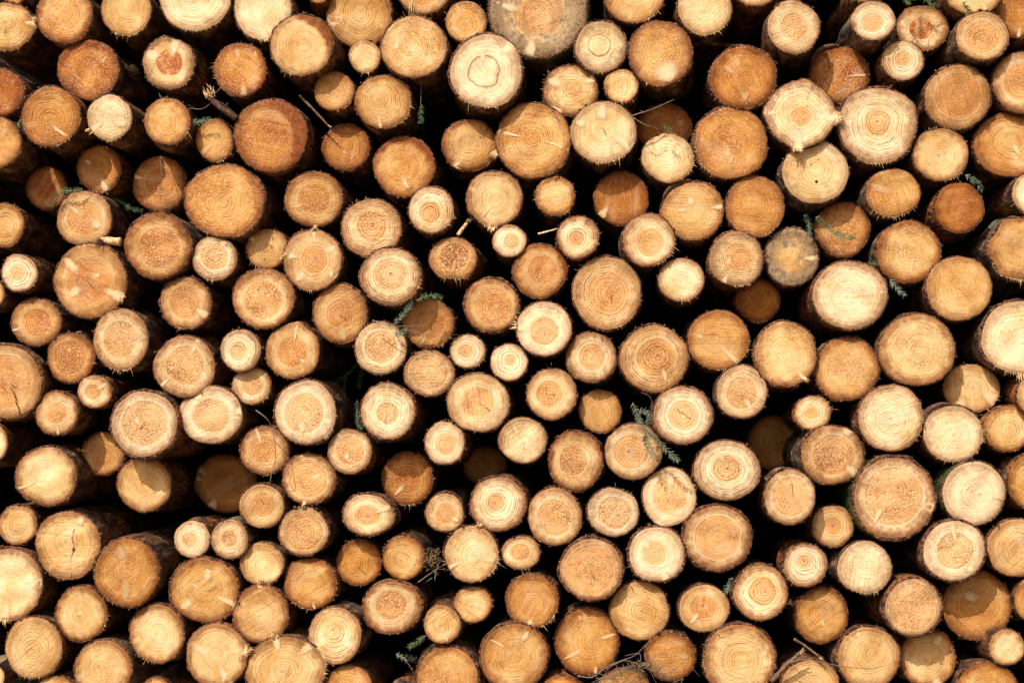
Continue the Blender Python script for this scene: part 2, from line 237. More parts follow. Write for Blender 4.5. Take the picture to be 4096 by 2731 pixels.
TWIG_DATA = """
sprig|0 0 .05 2.0|185,1100;150,1190;110,1310|green|green fir sprig draped over an orange log at the frame edge
sprig|0 0 .06 2.2|1690,1110;1800,1120;1940,1095|blue|blue green sprig lying under the torn branch stub
twig|0 0 .04 1.6|1740,995;1860,1000;2000,930;2180,1060||thin bare twig crossing the torn branch stub
stub|0 0 .06 13|2170,1090;2060,1010;1960,930;1930,870||torn branch stub with pale splintered end among green needles
hang|1 0 .03 1.4|1522,760;1516,880;1514,980;1514,1140|green|green needle sprig hanging down on a long thin stem
stick|1 0 .02 6|400,880;520,1000;660,1150||dry brown stick slanting between two orange logs
fork|2 0 .1 2.6|1100,1065;1300,1000;1490,915/1110,1078;1210,1140;1360,1190/1215,1035;1175,1015|bit|forked bare twig before the deep shaded log
branch|3 0 .02 2.2|1235,-90;1260,-10;1290,45/1330,-90;1330,0/1400,-90;1450,0;1530,55/1500,-90;1520,0|green|dense green fir branch hanging from the top edge
dry|3 0 .03 1.8|1412,90;1405,180;1395,270;1330,385|tan|dry drooping stem with tan needles over a shaded log
sprig|3 0 .05 1.6|1790,20;1820,70;1860,115|green|small green sprig lying on a log at the top edge
sprig|0 1 .06 2.4|760,165;660,185;550,200;460,340|green|grey green sprig crossing a dim brown log
sprig|0 1 -.12 2.0|1010,230;1150,310;1200,350;1310,370|dark|dark green sprig in the gap below the hanging stem
stub|0 1 .03 17|1110,650;1040,648;960,640;930,645||stripped pale branch stub with mossy torn end
twig|0 1 .02 1.5|1470,-130;1485,60;1478,200;1466,375||thin grey stem hanging across a shaded brown log
sprig|1 1 .05 2.2|1270,1410;1370,1300;1440,1200|blue|grey green sprig standing beside the crossing twigs
sprig|1 1 .04 2.0|1470,1190;1600,1145;1715,1170|green|green sprig arching over a shaded orange log
fork|1 1 .1 2.4|1070,1375;1250,1420;1400,1425;1600,1410/1300,1430;1265,1545/1390,1440;1415,1510|no|pale grey branched twig crossing two logs
twig|1 1 .06 1.2|1390,1460;1600,1510;1830,1545||thin pale twig crossing a shaded orange log
sprig|1 1 .08 2.0|1395,1440;1340,1490;1285,1505|blue|short blue green sprig under the pale branched twig
sprig|3 1 .1 2.2|440,425;560,530;700,610;810,610|green|green fir sprig lying across the rough amber log
sprig|3 1 .06 2.0|330,410;370,470;380,600|dark|drooping dark sprig beside the mouldy grey log
sprig|3 1 .02 2.0|1810,40;1890,90;1965,175|blue|blue green sprig sticking out above the purple sided log
sprig|3 1 .06 2.0|1120,1000;1170,1060;1250,1155|blue|blue green sprig tip hanging by the wide oval log
sprig|3 1 .03 1.8|920,845;1000,850|green|tiny green sprig wedged by the glitter rimmed log
branch|1 2 -.25 2.0|930,200;820,320;680,400/810,330;810,450/980,250;960,330;940,430|dark|dark fir branch inside a black gap
sprig|1 2 -.15 2.0|930,540;925,640;940,760;980,800|dark|dark upright sprig beside the whitest ringed log
twig|1 2 .12 2.4|0,630;90,700;150,800;182,1050;150,1180;125,1310||long arching dry stem curving over small logs
branch|2 2 .12 2.6|1110,560;1170,720;1240,830;1350,920;1400,980;1530,1095/1160,640;1230,640;1270,700/1220,860;1230,960;1290,1060/1240,700;1260,760|blue|large grey green fir spray draped over a honey log
twig|2 2 .08 1.4|1190,468;1260,500;1285,560;1270,620||thin curled brown stem above the grey green spray
sprig|1 3 .04 2.0|1560,1130;1490,1180;1405,1240|green|bright green sprig in the gap below the small striped log
twigtip|1 3 .03 2.2|1290,1300;1370,1350;1440,1450;1465,1535|blue|curved twig with a blue green tip in the lower gap
sprig|1 3 -.08 2.0|1500,1370;1440,1340;1370,1320|blue|shaded blue green sprig in the lower gap
twig|1 3 .05 2.4|1490,640;1600,560;1695,495||bare brown twig leaning out of a clump of dry needles
tuft|1 3 .02 2|1640,390;1600,430;1660,470|tan|clump of dry needles beside the toothed edge log
grass|2 3 .1 1.4|600,1500;740,1510;850,1430;1000,1360;1130,1310;1240,1200||dry grass strands and dead needles heaped on a lower log
sprig|2 3 .03 1.8|2030,600;2000,660;1950,740|blue|starry blue green needles beside the blue needle log
stick|3 3 .1 10|30,1550;170,1400;290,1290||thick broken twig leaning on a log at the lower edge
stick|3 3 .06 6|240,1160;350,1230;470,1320||dark broken twig slanting above the twig topped log
fork|3 3 .12 2.2|200,1370;360,1350;560,1390;860,1430;1060,1410/650,1400;700,1320/210,1370;285,1480|no|thin wiry twig stretched across two logs at the lower edge
stick|2 1 .03 4|240,580;320,560;410,535||pale split splinter poking out between small logs
slab|2 0 -.1 14|1670,390;1850,400;2040,440||dark slab of bark lodged in the gap beside the broad orange log
stick|1 1 .0 9|1855,590;1900,530;1940,480||pale torn wood chip wedged between two small logs
twig|2 0 .05 1.8|290,930;390,1030;435,1165||thin bluish twig curled over the big hairline marked log
"""
# ------------------------------------------------------------------ camera
W_VIEW, DIST, CZ = 4.0, 5.6, 1.22
LENS = 36.0 * DIST / W_VIEW
YAW = math.atan(224 / 2352 * 36 / LENS)
PITCH = math.atan(216 / 2352 * 36 / LENS)
cam_d = bpy.data.cameras.new('camera'); cam = bpy.data.objects.new('camera', cam_d); C.objects.link(cam)
cam_d.lens = LENS; cam_d.sensor_width = 36; cam_d.clip_end = 2000
cam.location = (0.38, -DIST, CZ)
cam.rotation_euler = (R(90) + PITCH, 0, YAW)
sc.camera = cam
CM = np.array(cam.rotation_euler.to_matrix()); CO = np.array(cam.location)

def rays(u, v):
    """directions through overview pixels (2352 x 1568)"""
    u = np.asarray(u, float); v = np.asarray(v, float); k = 36 / LENS / 2352
    d = np.stack([(u - 1176) * k, -(v - 784) * k, -np.ones_like(u)], -1)
    return d @ CM.T

def on_plane(u, v, p0, n):
    d = rays(u, v)
    t = ((p0 - CO) @ n) / (d @ n)
    return CO + d * t[..., None]

def at_depth(u, v, y):
    return on_plane(u, v, np.array([0, y, 0.0]), np.array([0, 1.0, 0]))

def ov(c, r, x, y):
    return 588 * c + x / 4.0, 392.2 * r + y / 4.0

# ------------------------------------------------------------------ materials
class NT:
    def __init__(s, name):
        s.m = bpy.data.materials.new(name); s.m.use_nodes = True
        s.t = s.m.node_tree; s.t.nodes.clear()
        s.out = s.n('ShaderNodeOutputMaterial'); s.b = s.n('ShaderNodeBsdfPrincipled')
        s.l(s.b.outputs[0], s.out.inputs[0])
    def n(s, ty, **kw):
        nd = s.t.nodes.new(ty)
        for k, v in kw.items(): setattr(nd, k, v)
        return nd
    def l(s, a, b): s.t.links.new(a, b)
    def put(s, sock, v):
        if isinstance(v, (int, float)): sock.default_value = v
        elif isinstance(v, tuple): sock.default_value = v if len(v) == 4 or sock.type == 'VECTOR' else v + (1,)
        else: s.l(v, sock)
    def attr(s, name, out='Fac'):
        return s.n('ShaderNodeAttribute', attribute_name=name).outputs[out]
    def math(s, op, a, b=0.0, clamp=False):
        nd = s.n('ShaderNodeMath', operation=op, use_clamp=clamp)
        s.put(nd.inputs[0], a); s.put(nd.inputs[1], b); return nd.outputs[0]
    def mix(s, f, a, b, mode='MIX'):
        nd = s.n('ShaderNodeMix', data_type='RGBA', blend_type=mode)
        s.put(nd.inputs[0], f); s.put(nd.inputs[6], a); s.put(nd.inputs[7], b); return nd.outputs[2]
    def noise(s, vec, scale, detail=2.0, rough=.5, dim='3D', w=None, out=0):
        nd = s.n('ShaderNodeTexNoise', noise_dimensions=dim)
        if vec is not None: s.l(vec, nd.inputs['Vector'])
        if w is not None: s.put(nd.inputs['W'], w)
        nd.inputs['Scale'].default_value = scale; nd.inputs['Detail'].default_value = detail
        nd.inputs['Roughness'].default_value = rough
        return nd.outputs[out]
    def step(s, x, lo, hi, a=0.0, b=1.0):
        nd = s.n('ShaderNodeMapRange', interpolation_type='SMOOTHSTEP')
        s.put(nd.inputs[0], x); s.put(nd.inputs[1], lo); s.put(nd.inputs[2], hi)
        nd.inputs[3].default_value = a; nd.inputs[4].default_value = b; return nd.outputs[0]
    def ramp(s, f, stops):
        nd = s.n('ShaderNodeValToRGB'); e = nd.color_ramp.elements
        while len(e) < len(stops): e.new(.5)
        for i, (p, c) in enumerate(stops): e[i].position = p; e[i].color = c + (1,)
        s.l(f, nd.inputs[0]); return nd.outputs[0]
    def scalevec(s, v, k):
        nd = s.n('ShaderNodeVectorMath', operation='MULTIPLY'); s.l(v, nd.inputs[0]); nd.inputs[1].default_value = k
        return nd.outputs[0]
    def bump(s, h, strength, dist, prev=None):
        nd = s.n('ShaderNodeBump'); nd.inputs['Strength'].default_value = strength; nd.inputs['Distance'].default_value = dist
        s.l(h, nd.inputs['Height'])
        if prev is not None: s.l(prev, nd.inputs['Normal'])
        return nd.outputs[0]

def mat_face():
    g = NT('cut wood')
    co = g.attr('co', 'Vector'); rho = g.attr('rho'); rad = g.attr('rad')
    tone = g.attr('tone'); heart = g.attr('heart'); rough = g.attr('rough'); grey = g.attr('grey')
    spac = g.attr('spacing'); stain = g.attr('stain'); saw = g.attr('saw'); red = g.attr('red')
    n_lo = g.noise(co, 9, 3, .55); n_md = g.noise(co, 38, 3, .6); n_hi = g.noise(co, 125, 3, .7); n_sp = g.noise(co, 210, 2, .65)
    # tone wanders over the face
    tv = g.math('ADD', tone, g.math('MULTIPLY', g.math('SUBTRACT', n_lo, .5), 1.0), True)
    base = g.ramp(tv, [(0, (.80, .62, .37)), (.2, (.71, .48, .215)), (.42, (.59, .335, .108)), (.65, (.48, .21, .040)), (1, (.31, .080, .006))])
    tanc = g.ramp(tv, [(0, (.80, .63, .41)), (.2, (.73, .52, .28)), (.42, (.60, .365, .15)), (.65, (.50, .24, .065)), (1, (.34, .11, .02))])
    base = g.mix(g.attr('tan'), base, tanc)
    # heartwood disc with an uneven border
    rr = g.math('ADD', rho, g.math('MULTIPLY', g.math('SUBTRACT', n_md, .5), .16))
    rr = g.math('ADD', rr, g.math('MULTIPLY', g.math('SUBTRACT', n_lo, .5), .14))
    hm = g.step(rr, g.math('ADD', heart, .05), g.math('SUBTRACT', heart, .04))
    hcol = g.mix(1.0, base, (.88, .66, .46), 'MULTIPLY')
    base = g.mix(g.math('MULTIPLY', hm, g.step(heart, .05, .2)), base, hcol)
    base = g.mix(g.math('MULTIPLY', g.math('MULTIPLY', hm, red), g.step(n_md, .3, .6)), base, (.42, .115, .03))
    # annual rings
    d = g.math('DIVIDE', g.math('ADD', rad, g.math('MULTIPLY', g.math('SUBTRACT', n_lo, .5), .030)), spac)
    d = g.math('ADD', d, g.math('MULTIPLY', g.math('SUBTRACT', n_md, .5), 1.1))
    d = g.math('ADD', d, g.math('MULTIPLY', g.noise(None, 1.3, 2, .5, '1D', w=g.math('MULTIPLY', d, .35)), 1.8))
    fr = g.math('FRACT', d)
    late = g.math('MULTIPLY', g.step(fr, .25, .8), g.step(fr, 1.0, .9))
    amp = g.noise(None, 1.0, 2, .6, '1D', w=g.math('MULTIPLY', d, .8))
    ringamt = g.math('MULTIPLY', late, g.step(amp, .36, .6, .25, 1.0))
    ringamt = g.math('MULTIPLY', ringamt, g.math('MULTIPLY', g.attr('ringk'), g.math('SUBTRACT', 1.0, g.math('MULTIPLY', rough, .28))))
    ringamt = g.math('MULTIPLY', ringamt, g.step(n_md, .36, .6, .45, 1.0))
    base = g.mix(ringamt, base, g.mix(1.0, base, (.38, .22, .11), 'MULTIPLY'))
    # bright early wood between the dark lines
    base = g.mix(g.math('MULTIPLY', g.math('MULTIPLY', g.step(n_md, .5, .64), g.math('SUBTRACT', 1.0, late)), .35), base, g.mix(1.0, base, (1.16, 1.2, 1.3), 'MULTIPLY'))
    # saw strokes across the face
    sawv = g.noise(g.scalevec(co, (7, 260, 1)), 1.0, 2, .6)
    sawb = g.noise(g.scalevec(co, (3, 60, 1)), 1.0, 2, .5)
    sd = g.math('MULTIPLY', g.step(sawv, .52, .72), saw)
    base = g.mix(g.math('MULTIPLY', sd, .7), base, g.mix(1.0, base, (.5, .33, .2), 'MULTIPLY'))
    sl = g.math('MULTIPLY', g.step(sawb, .5, .75), .28)
    base = g.mix(sl, base, g.mix(.4, base, (.80, .60, .33)))
    base = g.mix(g.math('MULTIPLY', g.step(g.noise(g.scalevec(co, (.35, 1, 1)), 11, 2, .5), (.52), .64), .2), base, g.mix(.45, base, (.90, .74, .48)))
    # torn glittering fibres, mostly in the heart
    rz = g.math('MULTIPLY', rough, g.step(n_lo, .4, .58, .4, 1.0))
    rz = g.math('MULTIPLY', rz, g.math('ADD', g.math('MULTIPLY', hm, .55), .5), True)
    base = g.mix(g.math('MULTIPLY', rz, g.step(n_hi, .5, .62, 0, .85)), base, g.mix(1.0, base, (.52, .36, .22), 'MULTIPLY'))
    base = g.mix(g.math('MULTIPLY', rz, g.step(n_sp, .53, .62, 0, .95)), base, g.mix(.65, base, (.92, .80, .58)))
    # general grain speck
    base = g.mix(g.step(n_hi, .42, .3, 0, .5), base, (.22, .10, .035))
    # resin and bark tannin soaking in from the rim
    edge = g.step(g.math('ADD', rho, g.math('MULTIPLY', g.math('SUBTRACT', n_md, .5), .36)), .52, .99, 0, 1)
    base = g.mix(g.math('MULTIPLY', g.math('POWER', edge, 1.8), g.attr('edgek')), base, g.ramp(n_lo, [(.35, (.23, .064, .009)), (.65, (.12, .038, .011))]))
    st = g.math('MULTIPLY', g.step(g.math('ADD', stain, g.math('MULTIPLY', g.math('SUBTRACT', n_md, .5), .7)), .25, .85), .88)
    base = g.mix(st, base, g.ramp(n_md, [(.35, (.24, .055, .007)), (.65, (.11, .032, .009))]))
    # weathering
    gm = g.math('MULTIPLY', grey, g.step(g.math('ADD', rr, g.math('MULTIPLY', g.math('SUBTRACT', n_md, .5), 1.4)), g.math('SUBTRACT', .55, g.math('MULTIPLY', grey, .45)), g.math('SUBTRACT', 1.1, g.math('MULTIPLY', grey, .3))))
    base = g.mix(g.math('MULTIPLY', gm, .9), base, g.ramp(n_md, [(.38, (.075, .05, .032)), (.47, (.18, .118, .062)), (.54, (.29, .195, .10)), (.62, (.13, .10, .072))]))
    dr = g.math('MULTIPLY', g.attr('inner'), g.math('MULTIPLY', g.step(rr, .385, .42), g.step(rr, .465, .43)))
    base = g.mix(g.math('MULTIPLY', dr, .75), base, (.16, .085, .04))
    pith = g.math('MULTIPLY', g.attr('pithc'), g.step(rad, .0075, .004))
    base = g.mix(pith, base, (.22, .15, .20))
    g.l(base, g.b.inputs['Base Color'])
    g.b.inputs['Roughness'].default_value = .5
    g.put(g.b.inputs['Roughness'], g.step(n_sp, .5, .66, .7, .33))
    g.put(g.b.inputs['Specular IOR Level'], g.step(n_sp, .54, .66, .06, .6))
    h1 = g.math('ADD', g.math('MULTIPLY', n_hi, g.math('ADD', g.math('MULTIPLY', rz, 1.7), .12)), g.math('MULTIPLY', n_sp, g.math('ADD', g.math('MULTIPLY', rz, 1.2), .12)))
    h1 = g.math('ADD', h1, g.math('MULTIPLY', ringamt, -.25))
    h1 = g.math('ADD', h1, g.math('MULTIPLY', g.math('MULTIPLY', sawv, saw), .5))
    nb = g.bump(h1, .8, .0045)
    nb = g.bump(n_md, .25, .003, nb)
    g.l(nb, g.b.inputs['Normal'])
    return g.m

def mat_bark():
    g = NT('bark')
    co = g.attr('co', 'Vector'); kind = g.attr('kind'); moss = g.attr('moss'); lip = g.attr('lip')
    v1 = g.scalevec(co, (1, .35, 1))
    n1 = g.noise(v1, 22, 4, .6); n2 = g.noise(v1, 80, 3, .65); n3 = g.noise(co, 7, 3, .5)
    brown = g.ramp(n1, [(.36, (.012, .006, .003)), (.48, (.070, .031, .014)), (.58, (.16, .072, .031)), (.7, (.30, .19, .12))])
    greyc = g.ramp(n1, [(.36, (.015, .012, .008)), (.48, (.072, .060, .038)), (.58, (.16, .135, .095)), (.7, (.34, .31, .26))])
    rust = g.ramp(n2, [(.36, (.045, .014, .004)), (.52, (.23, .075, .016)), (.66, (.36, .16, .045))])
    base = g.mix(g.step(g.math('ADD', kind, g.math('MULTIPLY', g.math('SUBTRACT', n3, .5), 1.6)), .45, .75), brown, greyc)
    base = g.mix(g.math('MULTIPLY', g.step(n3, .50, .58), g.attr('flake')), base, rust)
    base = g.mix(g.math('MULTIPLY', g.math('MULTIPLY', moss, g.step(n3, .42, .55)), .9), base, (.045, .085, .012))
    base = g.mix(lip, base, g.ramp(n2, [(.38, (.018, .007, .004)), (.5, (.080, .028, .013)), (.62, (.22, .095, .042))]))
    g.l(base, g.b.inputs['Base Color']); g.b.inputs['Roughness'].default_value = .85
    g.b.inputs['Specular IOR Level'].default_value = .25
    nb = g.bump(n2, .9, .012); nb = g.bump(n1, .9, .022, nb)
    g.l(nb, g.b.inputs['Normal'])
    return g.m

def mat_simple(name, stops, scale=60, rough=.7, bump=.004, stretch=(1, 1, 1), spec=.3):
    g = NT(name); tc = g.n('ShaderNodeTexCoord').outputs['Object']
    n = g.noise(g.scalevec(tc, stretch), scale, 3, .6)
    g.l(g.ramp(n, stops), g.b.inputs['Base Color']); g.b.inputs['Roughness'].default_value = rough
    g.b.inputs['Specular IOR Level'].default_value = spec
    g.l(g.bump(n, .7, bump), g.b.inputs['Normal']); return g.m

def mat_knot():
    g = NT('knot wood'); kx = g.attr('kx'); ky = g.attr('ky'); co = g.attr('co', 'Vector')
    n = g.noise(g.scalevec(co, (1, 6, 1)), 60, 3, .6)
    base = g.ramp(n, [(.36, (.62, .40, .19)), (.5, (.78, .58, .33)), (.64, (.85, .70, .47))])
    base = g.mix(g.math('MULTIPLY', g.attr('ktone'), .75), base, (.60, .34, .12))
    base = g.mix(g.step(g.math('ABSOLUTE', ky), .45, 1.0, 0, .6), base, (.48, .24, .08))
    g.l(base, g.b.inputs['Base Color']); g.b.inputs['Roughness'].default_value = .5
    g.l(g.bump(n, .5, .003), g.b.inputs['Normal'])
    # the streak fades into the surrounding wood at its edges and at the pith end
    a = g.math('MULTIPLY', g.step(g.math('ADD', g.math('ABSOLUTE', ky), g.math('MULTIPLY', g.math('SUBTRACT', n, .5), 1.4)), 1.0, .25), g.step(g.math('ADD', kx, g.math('MULTIPLY', n, .25)), .12, .6))
    a = g.math('MULTIPLY', g.math('MULTIPLY', a, g.attr('ka')), g.step(g.math('ADD', kx, g.math('MULTIPLY', g.math('SUBTRACT', n, .5), .6)), 1.12, .78))
    g.l(a, g.b.inputs['Alpha'])
    return g.m

M = dict(face=mat_face(), bark=mat_bark(), knot=mat_knot(),
    fibre=mat_simple('torn fibre', [(.38, (.34, .17, .06)), (.5, (.60, .37, .15)), (.64, (.80, .62, .38))], 90),
    crack=mat_simple('crack', [(.3, (.012, .006, .003)), (.7, (.05, .022, .01))], 90),
    flake=mat_simple('bark flake', [(.3, (.03, .015, .009)), (.55, (.10, .05, .028)), (.8, (.2, .11, .07))], 70, .85),
    twig=mat_simple('dry twig', [(.3, (.09, .06, .042)), (.6, (.20, .15, .11)), (.8, (.33, .28, .23))], 120),
    stick=mat_simple('brown stick', [(.3, (.06, .032, .016)), (.6, (.17, .09, .045)), (.8, (.34, .21, .11))], 70),
    dry=mat_simple('dead needles', [(.3, (.16, .10, .045)), (.6, (.30, .21, .10)), (.8, (.45, .35, .2))], 150),
    green=mat_simple('green needles', [(.38, (.03, .065, .018)), (.5, (.08, .135, .042)), (.62, (.17, .22, .10))], 150, .5),
    blue=mat_simple('blue green needles', [(.38, (.05, .09, .055)), (.5, (.13, .18, .125)), (.62, (.27, .32, .23))], 150, .5),
    dark=mat_simple('dark needles', [(.38, (.02, .05, .025)), (.5, (.05, .10, .05)), (.62, (.10, .15, .08))], 150, .5),
    moss=mat_simple('moss', [(.3, (.02, .04, .008)), (.6, (.06, .10, .018)), (.8, (.12, .17, .04))], 150, .9),
    resin=mat_simple('resin', [(.4, (.34, .10, .07)), (.5, (.46, .20, .14)), (.6, (.58, .42, .34))], 60, .3),
    ground=mat_simple('forest track', [(.3, (.10, .065, .035)), (.55, (.24, .165, .095)), (.8, (.36, .27, .17))], 6, .95, .02),
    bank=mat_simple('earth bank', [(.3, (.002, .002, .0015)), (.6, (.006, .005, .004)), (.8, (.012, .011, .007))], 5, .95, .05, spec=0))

# ------------------------------------------------------------------ mesh helpers
def mesh_obj(name, verts, faces, mat, parent=None, attrs=None, smooth=True, loc=None):
    me = bpy.data.meshes.new(name); verts = np.asarray(verts, np.float32)
    me.vertices.add(len(verts)); me.vertices.foreach_set('co', verts.ravel())
    tot = np.array([len(f) for f in faces], np.int32) if not isinstance(faces, np.ndarray) else np.full(len(faces), faces.shape[1], np.int32)
    flat = faces.ravel().astype(np.int32) if isinstance(faces, np.ndarray) else np.concatenate([np.asarray(f, np.int32) for f in faces])
    me.loops.add(len(flat)); me.loops.foreach_set('vertex_index', flat)
    me.polygons.add(len(tot)); st = np.concatenate([[0], np.cumsum(tot)[:-1]]).astype(np.int32)
    me.polygons.foreach_set('loop_start', st); me.polygons.foreach_set('loop_total', tot)
    me.polygons.foreach_set('use_smooth', np.full(len(tot), smooth))
    me.update(calc_edges=True)
    for k, v in (attrs or {}).items():
        v = np.asarray(v, np.float32)
        if v.ndim == 2:
            a = me.attributes.new(k, 'FLOAT_VECTOR', 'POINT'); a.data.foreach_set('vector', v.ravel())
        else:
            a = me.attributes.new(k, 'FLOAT', 'POINT'); a.data.foreach_set('value', np.broadcast_to(v, (len(verts),)).copy() if v.ndim == 0 else v)
    me.materials.append(mat); me.validate()
    o = bpy.data.objects.new(name, me); C.objects.link(o)
    if parent is not None: o.parent = parent
    if loc is not None: o.location = loc
    return o

def tag(o, label=None, cat=None, group=None, kind=None):
    for k, v in (('label', label), ('category', cat), ('group', group), ('kind', kind)):
        if v: o[k] = v
    return o

class MB:
    """collects loose tubes and slivers into one mesh"""
    def __init__(s): s.v = []; s.f = []
    def add(s, v, f):
        n = len(s.v); s.v += [tuple(p) for p in v]; s.f += [tuple(i + n for i in q) for q in f]
    def sliver(s, p, d, length, w, side):
        p = np.asarray(p, float); d = np.asarray(d, float); d = d / (np.linalg.norm(d) + 1e-9); side = np.asarray(side, float); side = side / (np.linalg.norm(side) + 1e-9)
        up = np.cross(d, side); m = p + d * length * .55
        v = [p - side * w, p + side * w, p + up * w * .8, m - side * w * .7, m + side * w * .7, m + up * w * .7, p + d * length]
        s.add(v, [(0, 1, 4, 3), (1, 2, 5, 4), (2, 0, 3, 5), (3, 4, 6), (4, 5, 6), (5, 3, 6), (0, 2, 1)])
    def tube(s, pts, r0, r1, n=6, wob=0.0, rng=None):
        pts = np.asarray(pts, float); K = len(pts); v = []; f = []
        for i in range(K):
            t = pts[min(i + 1, K - 1)] - pts[max(i - 1, 0)]; t /= np.linalg.norm(t) + 1e-9
            a = np.cross(t, (0, 1, 0.03)); a /= np.linalg.norm(a) + 1e-9; b = np.cross(t, a)
            r = r0 + (r1 - r0) * i / (K - 1)
            for j in range(n):
                th = 2 * math.pi * j / n; q = r * (1 + (rng.uniform(-wob, wob) if rng else 0))
                v.append(pts[i] + a * math.cos(th) * q + b * math.sin(th) * q)
        for i in range(K - 1):
            for j in range(n):
                f.append((i * n + j, i * n + (j + 1) % n, (i + 1) * n + (j + 1) % n, (i + 1) * n + j))
        f.append(tuple(range(n))[::-1]); f.append(tuple((K - 1) * n + j for j in range(n)))
        s.add(v, f)
    def build(s, name, mat, parent=None, loc=None, smooth=True):
        return mesh_obj(name, np.array(s.v), s.f, mat, parent, None, smooth, loc)

def smooth_line(pts, k=6):
    pts = np.asarray(pts, float); out = []
    P = np.vstack([2 * pts[0] - pts[1], pts, 2 * pts[-1] - pts[-2]])
    for i in range(1, len(P) - 2):
        for t in np.linspace(0, 1, k, endpoint=False):
            a, b, c, d = P[i - 1], P[i], P[i + 1], P[i + 2]
            out.append(.5 * (2 * b + (c - a) * t + (2 * a - 5 * b + 4 * c - d) * t * t + (3 * b - a - 3 * c + d) * t ** 3))
    out.append(pts[-1]); return np.array(out)

# ------------------------------------------------------------------ logs
NA, NR = 80, 16
TH = np.arange(NA) * 2 * math.pi / NA
LOG_LEN = 3.6

def parse(line):
    p = line.split('|'); n = p[0].split()
    return dict(c=int(n[0]), r=int(n[1]), v=[float(x) for x in n[2:]], tok=p[1].split(), name=p[2].strip(), desc=p[-1].strip())

LOGS = [parse(l) for l in LOG_DATA.strip().splitlines()]

def harm(rng, lo, hi, amp):
    o = np.zeros(NA)
    for k in range(lo, hi):
        o += rng.normal(0, amp / k ** .8) * np.cos(k * TH + rng.uniform(0, 6.28))
    return o

def rel(ang):
    """signed angular distance from ang (deg) to each rim direction, degrees"""
    return (np.degrees(TH) - ang + 180) % 360 - 180

